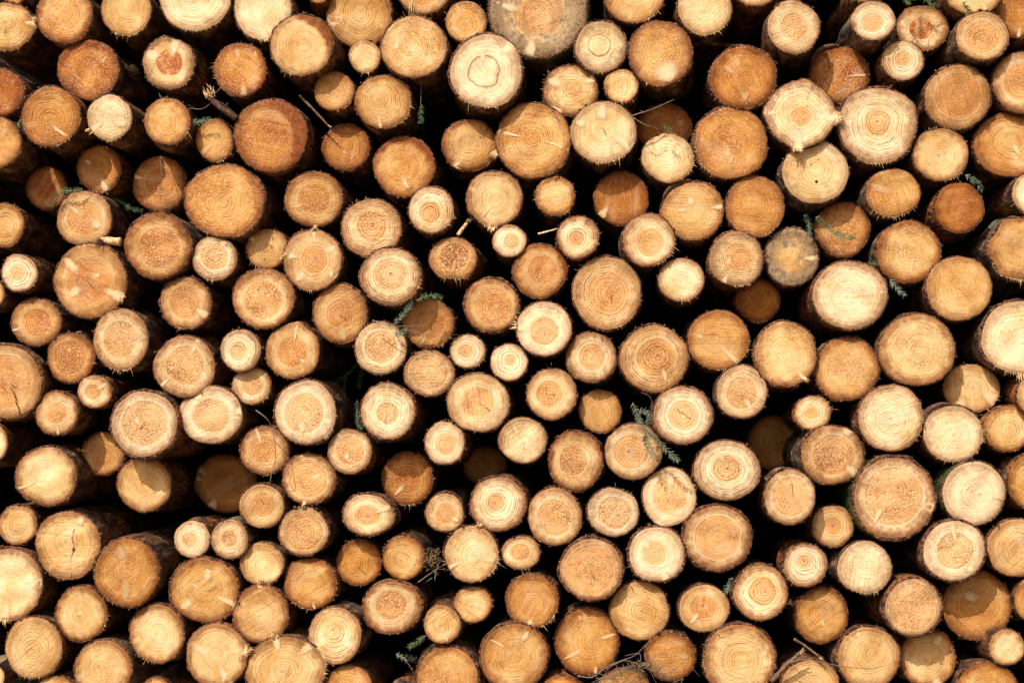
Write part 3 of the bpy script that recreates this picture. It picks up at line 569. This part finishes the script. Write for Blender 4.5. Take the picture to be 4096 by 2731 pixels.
def build_log(L, idx, label):
    rng = np.random.default_rng(1000 + idx)
    cx, cy, a, b, dep, tone, heart, rough, grey = L['v']
    T = L['tok']; has = lambda k: k in T
    u0, v0 = ov(L['c'], L['r'], cx, cy); au, bv = a / 4, b / 4
    yd = -(dep * .5 if dep < 0 and dep > -40 else dep * .62) * .01 + rng.uniform(-.012, .012)
    tx, tz = rng.normal(0, .045), rng.normal(.0, .045)
    p0 = at_depth(u0, v0, yd); n = np.array([-tx, 1, -tz])
    # outline, drawn where it is seen and laid on the tilted cut plane
    rr = 1 + harm(rng, 2, 7, .020)
    for t in T:
        if t[0] == 'b' and ':' in t:
            A, am, w = [float(x) for x in t[1:].split(':')]
            rr = rr + am * np.exp(-(rel(A) / w) ** 2)
    fine = harm(rng, 8, 30, .022) * .6
    ro = rr + fine * .55
    out = on_plane(u0 + au * ro * np.cos(TH), v0 + bv * ro * np.sin(TH), p0, n) - p0
    rad_m = np.linalg.norm(out[:, [0, 2]], axis=1).mean()
    pith = rng.normal(0, .11, 2).clip(-.22, .22) * rad_m
    root = bpy.data.objects.new('log', None); C.objects.link(root); root.location = p0; root.empty_display_size = .05
    tag(root, label, 'log', 'logs stacked in the pile')
    so = rng.uniform(0, 50, 3)
    # --- cut face
    rho = np.linspace(0, 1, NR + 1)[1:] ** .9
    px = pith[0] + rho[:, None] * (out[None, :, 0] - pith[0]); pz = pith[1] + rho[:, None] * (out[None, :, 2] - pith[1])
    roll = .0008 + .002 * rough
    py = tx * px + tz * pz + 0 * px
    # shallow step left by the felling cut
    ca = rng.uniform(0, 6.28); py = py + .002 * np.sin((px * math.cos(ca) + pz * math.sin(ca)) * 60 + rng.uniform(0, 6))
    py[-1] += .003
    V = np.concatenate([[[pith[0], tx * pith[0] + tz * pith[1], pith[1]]], np.stack([px, py, pz], -1).reshape(-1, 3)])
    F = [(0, 1 + j, 1 + (j + 1) % NA) for j in range(NA)]
    ii, jj = np.meshgrid(np.arange(NR - 1), np.arange(NA), indexing='ij'); j2 = (jj + 1) % NA
    Q = np.stack([1 + ii * NA + jj, 1 + (ii + 1) * NA + jj, 1 + (ii + 1) * NA + j2, 1 + ii * NA + j2], -1).reshape(-1, 4)
    F = F + [tuple(q) for q in Q.tolist()]
    rhoA = np.concatenate([[0], np.repeat(rho, NA)])
    rad = rhoA * rad_m
    stain = np.zeros(NA)
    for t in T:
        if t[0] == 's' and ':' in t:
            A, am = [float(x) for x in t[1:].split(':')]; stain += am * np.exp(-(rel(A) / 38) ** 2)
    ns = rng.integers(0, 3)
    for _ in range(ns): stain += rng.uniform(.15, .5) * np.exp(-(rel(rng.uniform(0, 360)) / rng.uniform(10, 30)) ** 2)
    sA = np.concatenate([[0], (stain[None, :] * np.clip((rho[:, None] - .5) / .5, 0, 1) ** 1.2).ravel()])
    sawang = rng.uniform(0, 180); sawk = rng.choice([0, .4, .8]) if rng.random() < .8 else 0
    for t in T:
        if t[0] == 'v': sawang = float(t[1:]); sawk = 1.0
    cs, sn = math.cos(R(sawang)), math.sin(R(sawang))
    lx, lz = V[:, 0], -V[:, 2]
    co = np.stack([lx * cs + lz * sn, -lx * sn + lz * cs, np.zeros(len(V))], -1) + so
    spacing = rng.uniform(.0075, .0105) if has('w') else rng.uniform(.0052, .0078)
    ringk = 1.0 if has('w') else rng.uniform(.7, 1.0)
    mesh_obj('cut_face', V, F, M['face'], root, dict(co=co, rho=rhoA, rad=rad, tone=np.float32(min(1, max(0, .38 + (tone * (.9 if L['r'] > 1 else 1.0) - .38) * 1.42 + rng.normal(0, .05)))), heart=np.float32(heart if heart > 0 else -1),
        rough=np.float32(rough), grey=np.float32(grey), spacing=np.float32(spacing), ringk=np.float32(ringk), stain=sA, saw=np.float32(sawk), red=np.float32(1 if has('h') else 0), tan=np.float32(min(1, max(0, (.85 if heart > 0 else .1) + rng.normal(0, .15)))), edgek=np.float32(rng.uniform(.45, .8) + .35 * min(1, tone * 1.3)),
        inner=np.float32(1 if has('o') else 0), pithc=np.float32(1 if has('p') else (.35 if rng.random() < .3 else 0))))
    # --- bark: lip round the cut, then the stem running back into the pile
    tb = .075 if has('tb') else rng.uniform(.032, .06)
    thick = tb * (1 + harm(rng, 2, 9, .28) + harm(rng, 9, 30, .5)).clip(.15, 2.4)
    for t in T:
        if t[0] == 'f' and t[1:].isdigit(): thick = thick * (1 - .8 * np.exp(-(rel(float(t[1:])) / 14) ** 2))
    ys = np.array([0, .004, .012, .03, .06, .11, .18, .28, .42, .65, 1.0, 1.7, 2.6, LOG_LEN])
    ax, az = rng.normal(0, .010), rng.normal(0, .010) - .05 * max(0, min(1, (u0 - 1300) / 600)) * max(0, min(1, (v0 - 900) / 300)); tap = rng.uniform(.0, .018)
    sway = rng.normal(0, .006, (len(ys), 2)) * (ys[:, None] > .1)
    rag = np.abs(harm(rng, 6, 34, .010)) * 1.0
    fy = tx * out[:, 0] + tz * out[:, 2]
    ringsV = [np.stack([out[:, 0] * .985, fy + .004, out[:, 2] * .985], -1)]
    kb = 1 + thick
    ringsV.append(np.stack([out[:, 0] * (1 + thick * .45), fy + .001 + rag * .5, out[:, 2] * (1 + thick * .45)], -1))
    lump = rng.normal(0, 1, NA); lump = (lump + np.roll(lump, 1) + np.roll(lump, -1)) / 3
    soft = harm(rng, 2, 12, .015)
    for i, y in enumerate(ys):
        if i > 0:
            kk = 1 + thick * max(0, 1 - y / .25) * .55 + tb * (.45 + .55 * min(1, y / .25)) + lump * .008 * (1 if y < .5 else .5) + soft * min(1, y / .3)
            lump = lump * .75 + rng.normal(0, .5, NA)
        else: kk = kb
        kk = kk * (1 - tap * y)
        ringsV.append(np.stack([out[:, 0] * kk + ax * y + sway[i, 0], fy * max(0, 1 - y * 3) + y + (rag if i == 0 else rag * .6 if i < 3 else 0) + .002, out[:, 2] * kk + az * y + sway[i, 1]], -1))
    BV = np.concatenate(ringsV); K = len(ringsV)
    ii, jj = np.meshgrid(np.arange(K - 1), np.arange(NA), indexing='ij'); j2 = (jj + 1) % NA
    BQ = np.stack([ii * NA + jj, (ii + 1) * NA + jj, (ii + 1) * NA + j2, ii * NA + j2], -1).reshape(-1, 4)
    BF = [tuple(q) for q in BQ.tolist()]; BF.append(tuple((K - 1) * NA + j for j in range(NA)))
    lip = np.zeros(len(BV)); lip[:NA] = 1; lip[NA:2 * NA] = 1; lip[2 * NA:3 * NA] = .8
    # loose flakes curling off the rim
    extra_v, extra_f = [], []; nf = rng.integers(6, 20)
    for _ in range(nf):
        j = rng.integers(0, NA); d = out[j] / (np.linalg.norm(out[j]) + 1e-9); p = out[j] * (1 + thick[j] * .7) + np.array([0, fy[j] + rng.uniform(-.001, .02), 0])
        tg = np.array([-d[2], 0, d[0]]); s = rng.uniform(.003, .009); ln = rng.uniform(.003, .014)
        dirv = d * rng.uniform(.4, 1) + tg * rng.uniform(-.9, .9) + np.array([0, rng.uniform(-.9, .5), 0])
        m = MB(); m.sliver(p, dirv, ln, s, tg + np.array([0, rng.uniform(-.6, .6), 0]))
        k0 = len(BV) + len(extra_v); extra_v += m.v; extra_f += [tuple(q + k0 for q in f) for f in m.f]
    if extra_v:
        BV = np.concatenate([BV, np.array(extra_v)]); BF += extra_f; lip = np.concatenate([lip, np.full(len(extra_v), .8)])
    mesh_obj('bark', BV, BF, M['bark'], root, dict(co=BV + so, kind=np.float32(rng.choice([.0, .15, .3, .55]) if not has('m') else .6), moss=np.float32(1 if has('m') else 0),
        lip=lip, flake=np.float32(rng.choice([0, .4, 1]))))
    # --- knots, checks, resin, splinters, loose bark
    lp = lambda r_, ang: np.array([pith[0] + r_ * (np.interp(ang % 360, np.append(np.degrees(TH), 360), np.append(out[:, 0], out[0, 0])) - pith[0]), 0,
                                   pith[1] + r_ * (np.interp(ang % 360, np.append(np.degrees(TH), 360), np.append(out[:, 2], out[0, 2])) - pith[1])])
    lift = lambda P, e: np.array([P[0], tx * P[0] + tz * P[2] - e, P[2]])
    def wedge(name, A, r0, r1, w, mat, e, lens=True, wob=.05, fade=1.0, jag=0):
        N, Mx = 12, 7; vs = []; kx = []; ky = []
        P0, P1 = lp(r0, A), lp(r1, A); dv = P1 - P0; side = np.array([-dv[2], 0, dv[0]]); side = side / (np.linalg.norm(side) + 1e-9)
        bend = rng.uniform(-.05, .05) * np.linalg.norm(dv)
        for i in range(N):
            t = i / (N - 1); wd = w * rad_m * ((.1 + .9 * math.sin(math.pi * (.06 + .94 * t)) ** .7 if r1 < .97 else (.12 + .88 * t ** .7) * (1 - max(0, t - .8) * 1.2)) if lens else (.35 + .65 * t)) * (1 + rng.uniform(-wob, wob))
            cj = rng.normal(0, jag * rad_m) if 0 < i < N - 1 else 0
            for q in range(Mx):
                s = q / (Mx - 1) * 2 - 1
                P = P0 + dv * t + side * (s * wd + bend * math.sin(t * 3.14) + cj); vs.append(lift(P, e)); kx.append(t); ky.append(s)
        fs = [(i * Mx + q, i * Mx + q + 1, (i + 1) * Mx + q + 1, (i + 1) * Mx + q) for i in range(N - 1) for q in range(Mx - 1)]
        vs = np.array(vs)
        return mesh_obj(name, vs, fs, mat, root, dict(kx=kx, ky=ky, ktone=np.float32(min(1, max(0, tone - .1) * 1.1)), ka=np.float32(fade), co=np.stack([vs[:, 0] * math.cos(R(A)) - vs[:, 2] * math.sin(R(A)), vs[:, 0] * math.sin(R(A)) + vs[:, 2] * math.cos(R(A)), vs[:, 1]], -1) + so))
    rays_ = []
    if not any(t[0] == 'k' for t in T) and rng.random() < .4:
        for _ in range(rng.integers(1, 3)): rays_.append('k%d:%.2f:%.2f:%.3f' % (rng.integers(0, 360), rng.uniform(.05, .4), rng.uniform(.7, .99), rng.uniform(.05, .13)))
    for t in T + rays_:
        if t[0] == 'k':
            A, r0, r1, w = [float(x) for x in t[1:].split(':')]
            wedge('knot', A, r0, r1, w * 1.9, M['knot'], .0016, True, .16, (.45 if t in rays_ else .85 if w > .055 else .8))
            if r1 > 1.03:
                m = MB()
                for _ in range(12):
                    P = lp(rng.uniform(.93, 1.0) * min(r1, 1.02), A + rng.uniform(-1, 1) * math.degrees(w) * .8); d = P / np.linalg.norm(P)
                    m.sliver(lift(P, .002), d * 1 + np.array([rng.uniform(-.4, .4), rng.uniform(-.8, .2), rng.uniform(-.4, .4)]), rng.uniform(.012, .03), rng.uniform(.002, .005), (-d[2], 0, d[0]))
                m.build('splinters', M['fibre'], root)
        elif t[0] == 'c':
            q = [float(x) for x in t[1:].split(':')]; big = has('tb') and q[2] > .9
            wedge('crack', q[0], q[1] + .001, q[2], .020 if big else .011, M['crack'], .0045, False, .4, 1, .018)
        elif t[0] == 'S':
            A = float(t[1:]); m = MB(); down = A < 180
            for _ in range(7):
                P = lp(.97, A + rng.uniform(-6, 6)); m.sliver(lift(P, -.004), (rng.uniform(-.15, .15), rng.uniform(-.2, .1), -1 if down else 1), rng.uniform(.04, .12) * (.7 if down else 1), rng.uniform(.002, .004), (1, 0, 0))
            m.build('long_splinters', M['fibre'], root)
        elif t == 'R':
            m = MB(); pts = [lp(.5, 300), lp(.25, 320), lp(.3, 40), lp(.5, 75), lp(.93, 84)]
            m.tube(smooth_line([lift(p, .001) for p in pts[:3]]), .003, .006, 6, .3, rng); m.tube(smooth_line([lift(p, .0) for p in pts[2:]]), .003, .0018, 6, .3, rng); m.build('resin_streak', M['resin'], root)
        elif t == 'd':
            m = MB(); P = lp(.42, 88); m.tube([lift(P, -.002), lift(P, .003)], .008, .006, 8, .3, rng); m.build('dark_spot', M['crack'], root)
        elif t == 'pb':
            A0, A1 = 205, 268; vs = []; n_ = 22
            for i in range(n_):
                A = A0 + (A1 - A0) * i / (n_ - 1); t_ = 4 * (i / (n_ - 1)) * (1 - i / (n_ - 1)); P = lp(1.0, A)
                for (k, yy) in ((1.03 + .02 * rng.random(), .0), (1.05 + .13 * t_ ** .6 + rng.uniform(0, .02), -.004), (1.06 + .13 * t_ ** .6, .12), (1.0, .12)):
                    vs.append(P * k + np.array([0, yy + fy.mean(), 0]))
            fs = [(i * 4 + q, i * 4 + (q + 1) % 4, (i + 1) * 4 + (q + 1) % 4, (i + 1) * 4 + q) for i in range(n_ - 1) for q in range(4)] + [(0, 1, 2, 3), tuple((n_ - 1) * 4 + q for q in range(4))[::-1]]
            mesh_obj('bark_flap', np.array(vs), fs, M['flake'], root)
    fr = [float(t[1:]) for t in T if t[0] == 'f' and t[1:].isdigit()]
    if rng.random() < .2: fr.append(rng.uniform(20, 150))
    for A in fr:
        m = MB()
        for _ in range(rng.integers(9, 24)):
            P = lp(.985, A + rng.normal(0, 15)); d = P / np.linalg.norm(P)
            m.sliver(lift(P, -.001), d + np.array([rng.uniform(-.5, .5), rng.uniform(-.7, .25), rng.uniform(-.8, .35)]), .004 + rng.exponential(.007), rng.uniform(.0004, .0011), (-d[2], 0, d[0]))
        m.build('splinter_fringe', M['fibre'], root)
    if has('m'):
        m = MB()
        for _ in range(260):
            A = rng.normal(200, 35); P = lp(1.0, A) * (1 + tb * 1.05); d = P / np.linalg.norm(P); y = abs(rng.normal(.0, .09)) + .005
            m.sliver(P + np.array([0, y, 0]), d + rng.normal(0, .5, 3), rng.uniform(.004, .013), .0016, rng.normal(0, 1, 3))
        m.build('moss', M['moss'], root)
    return root

# ------------------------------------------------------------------ labels: look first, then the neighbours that pin it down
def make_labels():
    P = []
    for L in LOGS:
        u, v = ov(L['c'], L['r'], L['v'][0], L['v'][1]); P.append((u, v, (L['v'][2] + L['v'][3]) / 8))
    named = [i for i, L in enumerate(LOGS) if L['name']]
    labels = []; used = set()
    for i, L in enumerate(LOGS):
        if L['name']: labels.append(L['desc']); continue
        u, v, r = P[i]
        near = sorted(named, key=lambda k: math.hypot(P[k][0] - u, P[k][1] - v) - P[k][2] - r)[:7]
        best = None
        for x in range(len(near)):
            for y in range(x + 1, len(near)):
                a, b = near[x], near[y]
                A = math.atan2(P[a][1] - v, P[a][0] - u); B = math.atan2(P[b][1] - v, P[b][0] - u)
                op = abs((A - B + math.pi) % (2 * math.pi) - math.pi)
                gap = sum(math.hypot(P[k][0] - u, P[k][1] - v) - P[k][2] - r for k in (a, b))
                if op < R(100) or (min(a, b), max(a, b)) in used: continue
                s = gap - 25 * op
                if best is None or s < best[0]: best = (s, a, b)
        if best:
            _, a, b = best; used.add((min(a, b), max(a, b)))
            tail = ' between the %s and the %s' % (LOGS[a]['name'], LOGS[b]['name'])
        else:
            a = near[0]; tail = (' below the ' if v > P[a][1] else ' above the ') + LOGS[a]['name']
        d = L['desc']
        w = (d + tail).split()
        if len(w) > 16:                              # keep it short: drop trailing detail of the look
            dw = d.split()[:16 - len(tail.split())]
            if dw[-1] not in ('heart', 'bark', 'rings', 'rim', 'crown', 'face', 'top', 'shadow', 'shade', 'log', 'tongue', 'centre', 'moss', 'grain', 'scar', 'crack'):
                cut = [k for k, x in enumerate(dw) if x in ('with', 'whose', 'at', 'behind', 'above', 'crossed', 'near', 'far', 'shaded', 'cut', 'round', 'peeping') and k > 1]
                if cut: dw = dw[:cut[-1]]
            while dw[-1] in ('and', 'of', 'in', 'a', 'the', 'pale', 'with', 'whose', 'at', 'below', 'half', 'its', 'under', 'behind', 'round'): dw.pop()
            d = ' '.join(dw)
        labels.append(d + tail)
    return labels

LABELS = make_labels()
ROOTS = [build_log(L, i, LABELS[i]) for i, L in enumerate(LOGS)]
# the stack goes on past the edges of the picture: more logs of the same kinds at both ends and on top
def extend():
    k = W_VIEW / 2352
    for i, L in enumerate(LOGS):
        u, v = ov(L['c'], L['r'], L['v'][0], L['v'][1]); r = (L['v'][2] + L['v'][3]) / 8
        moves = []
        if u - r > 70 and u < 430: moves.append((2356, 0))
        if u + r < 2275 and u > 1930: moves.append((-2356, 0))
        if v + r < 1500 and v > 1180: moves.append((0, -1590))
        for du, dv in moves:
            c = ROOTS[i].copy(); C.objects.link(c); c.location = ROOTS[i].location + Vector((du * k, rg0.uniform(-.03, .03), -dv * k))
            tag(c, 'log farther along the same stack outside the picture', 'log', 'logs farther along the stack')
            for ch in ROOTS[i].children:
                if ch.name.split('.')[0] in ('cut_face', 'bark'):
                    d = ch.copy(); C.objects.link(d); d.parent = c
rg0 = np.random.default_rng(9)
extend()

# ------------------------------------------------------------------ sprigs, twigs, stubs
def needles(m, line, rng, ln, dens=600, spread=1.0, wd=.0012):
    seg = np.linalg.norm(np.diff(line, axis=0), axis=1); tot = seg.sum(); cum = np.concatenate([[0], np.cumsum(seg)])
    for _ in range(int(tot * dens) + 6):
        s = rng.uniform(.0, 1.0) * tot; P = np.array([np.interp(s, cum, line[:, k]) for k in range(3)])
        P2 = np.array([np.interp(min(tot, s + .01), cum, line[:, k]) for k in range(3)]); t = P2 - P
        if np.linalg.norm(t) < 1e-5: t = line[-1] - line[-2]
        t /= np.linalg.norm(t) + 1e-9
        a = np.cross(t, (0, 1, 0)); a /= np.linalg.norm(a) + 1e-9
        sgn = 1 if rng.random() < .5 else -1
        d = t * rng.uniform(.45, .9) + a * sgn * rng.uniform(.6, 1) * spread + np.array([0, rng.uniform(-.55, .25), 0])
        m.sliver(P, d, ln * rng.uniform(.6, 1.1) * (.65 + .35 * math.sin(min(1, (tot - s) / .03) * 1.57)), wd, np.cross(d, (0, 1, 0)))

def plants():
    for i, l in enumerate(TWIG_DATA.strip().splitlines()):
        kind, pos, pts, col, label = [x.strip() for x in l.split('|')]
        rng = np.random.default_rng(77 + i); c, r, fw, rad = pos.split(); c, r, fw, rad = int(c), int(r), float(fw), float(rad) * .001
        lines = []
        for ch in pts.split('/'):
            q = np.array([[float(z) for z in p.split(',')] for p in ch.split(';')]); U, V_ = ov(c, r, q[:, 0], q[:, 1])
            yy = -fw + rng.normal(0, .012, len(q)); L3 = np.stack([at_depth(np.array([U[k]]), np.array([V_[k]]), yy[k])[0] for k in range(len(q))]); lines.append(smooth_line(L3) + 0)
        o3 = lines[0][0].copy(); lines = [x - o3 for x in lines]
        names = dict(sprig=('fir_sprig', 'sprig'), hang=('fir_sprig', 'sprig'), branch=('fir_branch', 'fir branch'), twig=('twig', 'twig'), fork=('twig', 'twig'), dry=('dry_sprig', 'dry sprig'), twigtip=('fir_sprig', 'sprig'),
                     stub=('branch_stub', 'branch stub'), stick=('stick', 'stick'), tuft=('needle_clump', 'dry needles'), grass=('dry_grass_tuft', 'dry grass'), slab=('bark_slab', 'bark slab'))
        nm, cat = names[kind]; grp = {'sprig': 'fir sprigs among the logs', 'twig': 'twigs lying on the logs', 'stick': 'sticks between the logs'}.get(cat)
        t = bpy.data.objects.new(nm, None); C.objects.link(t); t.location = o3; t.empty_display_size = .03; tag(t, label, cat, grp)
        st = MB(); nd = MB()
        if kind in ('sprig', 'hang', 'branch', 'twigtip', 'dry', 'fork', 'twig'):
            for k, ln in enumerate(lines):
                st.tube(ln, rad if k == 0 else rad * .7, rad * .45, 5, .15, rng)
            if kind == 'sprig': [needles(nd, x, rng, .021) for x in lines]
            if kind == 'branch': [needles(nd, x, rng, .023, 520) for x in lines]
            if kind == 'hang': needles(nd, lines[0][int(len(lines[0]) * .58):], rng, .020, 650)
            if kind == 'twigtip': needles(nd, lines[0][:8], rng, .018, 500); needles(nd, lines[0][8:], rng, .010, 40)
            if kind == 'dry': needles(nd, lines[0], rng, .02, 130, 1.3)
            if kind == 'fork' and col == 'bit': needles(nd, np.array([[.1, .01, -.01], [.125, .01, -.035], [.14, .01, -.045]]) * 0.9 + lines[1][4], rng, .02, 420)
            if kind == 'twig':
                for _ in range(2):
                    k = rng.integers(2, len(lines[0]) - 2); p = lines[0][k]; st.tube(smooth_line([p, p + rng.normal(0, .018, 3), p + rng.normal(0, .03, 3)], 3), rad * .5, rad * .3, 4)
            st.build('stem', M['twig'] if kind not in ('branch',) else M['stick'], t)
            if nd.v: nd.build('needles', M['dry'] if col == 'tan' else M['green'] if col == 'bit' else M[col], t, smooth=False)
        elif kind == 'stick':
            st.tube(lines[0], rad, rad * .7, 7, .25, rng); pale = 'pale' in label
            st.build('shaft', M['fibre'] if pale else M['stick'], t)
            e = MB(); d = lines[0][-1] - lines[0][-2]
            for _ in range(9): e.sliver(lines[0][-1] + rng.normal(0, rad * .35, 3), d / np.linalg.norm(d) + rng.normal(0, .25, 3), rng.uniform(.01, .03), rad * .25, rng.normal(0, 1, 3))
            e.build('broken_end', M['fibre'], t)
        elif kind == 'stub':
            st.tube(lines[0], rad, rad * .8, 8, .15, rng); st.build('shaft', M['fibre'] if 'stripped' in label else M['flake'], t)
            e = MB(); d = lines[0][-1] - lines[0][-3]; d /= np.linalg.norm(d)
            for _ in range(26):
                s = rng.normal(0, .45, 3); e.sliver(lines[0][-1] + rng.normal(0, rad * .45, 3) - d * .01, d + s * .8, rng.uniform(.02, .055), rng.uniform(.002, .0055), rng.normal(0, 1, 3))
            e.build('torn_end', M['stick'] if 'stripped' in label else M['fibre'], t)
        elif kind == 'slab':
            L_ = lines[0]; v = []; n_ = len(L_)
            for k, p in enumerate(L_):
                h = rad * (.8 + .3 * math.sin(k * 1.3)) * (1 - .5 * k / n_)
                for (dy, dz) in ((-.004, -h), (-.012, 0), (-.004, h), (.02, h * .8), (.012, 0), (.02, -h * .8)): v.append(p + np.array([0, dy, dz]) + rng.normal(0, .002, 3))
            f = [(k * 6 + q, k * 6 + (q + 1) % 6, (k + 1) * 6 + (q + 1) % 6, (k + 1) * 6 + q) for k in range(n_ - 1) for q in range(6)] + [tuple(range(6))[::-1], tuple((n_ - 1) * 6 + q for q in range(6))]
            mesh_obj('outer_bark', np.array(v), f, M['flake'], t)
        elif kind == 'tuft':
            for _ in range(150):
                p = lines[0][rng.integers(0, len(lines[0]))] + rng.normal(0, .022, 3); nd.sliver(p, rng.normal(0, 1, 3), rng.uniform(.015, .035), .0011, rng.normal(0, 1, 3))
            nd.build('needles', M['dry'], t, smooth=False)
            st.tube(lines[0], .004, .002, 5); st.build('stem', M['stick'], t)
        elif kind == 'grass':
            st.tube(lines[0], .0022, .0012, 5)
            base = lines[0][-6]
            for k in range(26):
                A = rng.uniform(-1, 1); p = base + np.array([.02 + A * .13, rng.uniform(-.02, .05), -.045 - abs(A) * .06]); q = p + np.array([rng.uniform(-.09, .09), rng.uniform(-.03, .03), rng.uniform(-.01, .06)]); q2 = q + np.array([rng.uniform(-.07, .07), 0, rng.uniform(-.07, .0)])
                st.tube(smooth_line([p, q, q2], 5), .0013, .0007, 4)
            st.build('strands', M['twig'], t)
            for _ in range(220):
                A = rng.uniform(-1, 1); p = base + np.array([.02 + A * .14, rng.uniform(-.01, .06), -.05 - A * A * .08]) + rng.normal(0, .008, 3); nd.sliver(p, rng.normal(0, 1, 3), rng.uniform(.012, .028), .0011, rng.normal(0, 1, 3))
            nd.build('needles', M['dry'], t, smooth=False)
plants()

# ------------------------------------------------------------------ setting
def sheet(name, x0, x1, y0, y1, nx, ny, fz, mat):
    X, Y = np.meshgrid(np.linspace(x0, x1, nx), np.linspace(y0, y1, ny)); Z = fz(X, Y)
    v = np.stack([X, Y, Z], -1).reshape(-1, 3)
    f = np.array([[j * nx + i, j * nx + i + 1, (j + 1) * nx + i + 1, (j + 1) * nx + i] for j in range(ny - 1) for i in range(nx - 1)])
    return tag(mesh_obj(name, v, f, mat), kind='structure')
rg = np.random.default_rng(5)
GZ = 0.04
sheet('ground', -300, 300, -300, 300, 161, 161, lambda X, Y: GZ + .02 * np.sin(X * 1.3) * np.cos(Y * .9), M['ground'])
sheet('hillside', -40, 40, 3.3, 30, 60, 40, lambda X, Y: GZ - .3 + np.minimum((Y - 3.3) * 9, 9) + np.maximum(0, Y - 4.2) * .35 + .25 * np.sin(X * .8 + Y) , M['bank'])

# ------------------------------------------------------------------ light
SUN_EL, SUN_AZ = 47.0, 28.0        # azimuth: degrees to the left of straight in front of the pile
w = bpy.data.worlds.new('World'); sc.world = w; w.use_nodes = True; nt = w.node_tree; nt.nodes.clear()
bg = nt.nodes.new('ShaderNodeBackground'); sk = nt.nodes.new('ShaderNodeTexSky'); wo = nt.nodes.new('ShaderNodeOutputWorld')
sk.sky_type = 'NISHITA'; sk.sun_disc = False; sk.sun_elevation = R(SUN_EL); sk.sun_rotation = R(180 + SUN_AZ); sk.dust_density = 8; sk.ozone_density = .5; sk.air_density = 1.0
bg.inputs[1].default_value = .105
nt.links.new(sk.outputs[0], bg.inputs[0]); nt.links.new(bg.outputs[0], wo.inputs[0])
sd = bpy.data.lights.new('sun', 'SUN'); sd.energy = 4.5; sd.angle = R(.5); sd.color = (1, .965, .90)
so_ = bpy.data.objects.new('sun', sd); C.objects.link(so_)
e, az = R(SUN_EL), R(SUN_AZ)
to_sun = Vector((-math.sin(az) * math.cos(e), -math.cos(az) * math.cos(e), math.sin(e)))
so_.rotation_euler = to_sun.to_track_quat('Z', 'Y').to_euler(); so_.location = (-2, -8, 9)

sc.view_settings.view_transform = 'Standard'; sc.view_settings.look = 'None'; sc.view_settings.gamma = 1; sc.view_settings.use_curve_mapping = False
sc.view_settings.exposure = 0.17
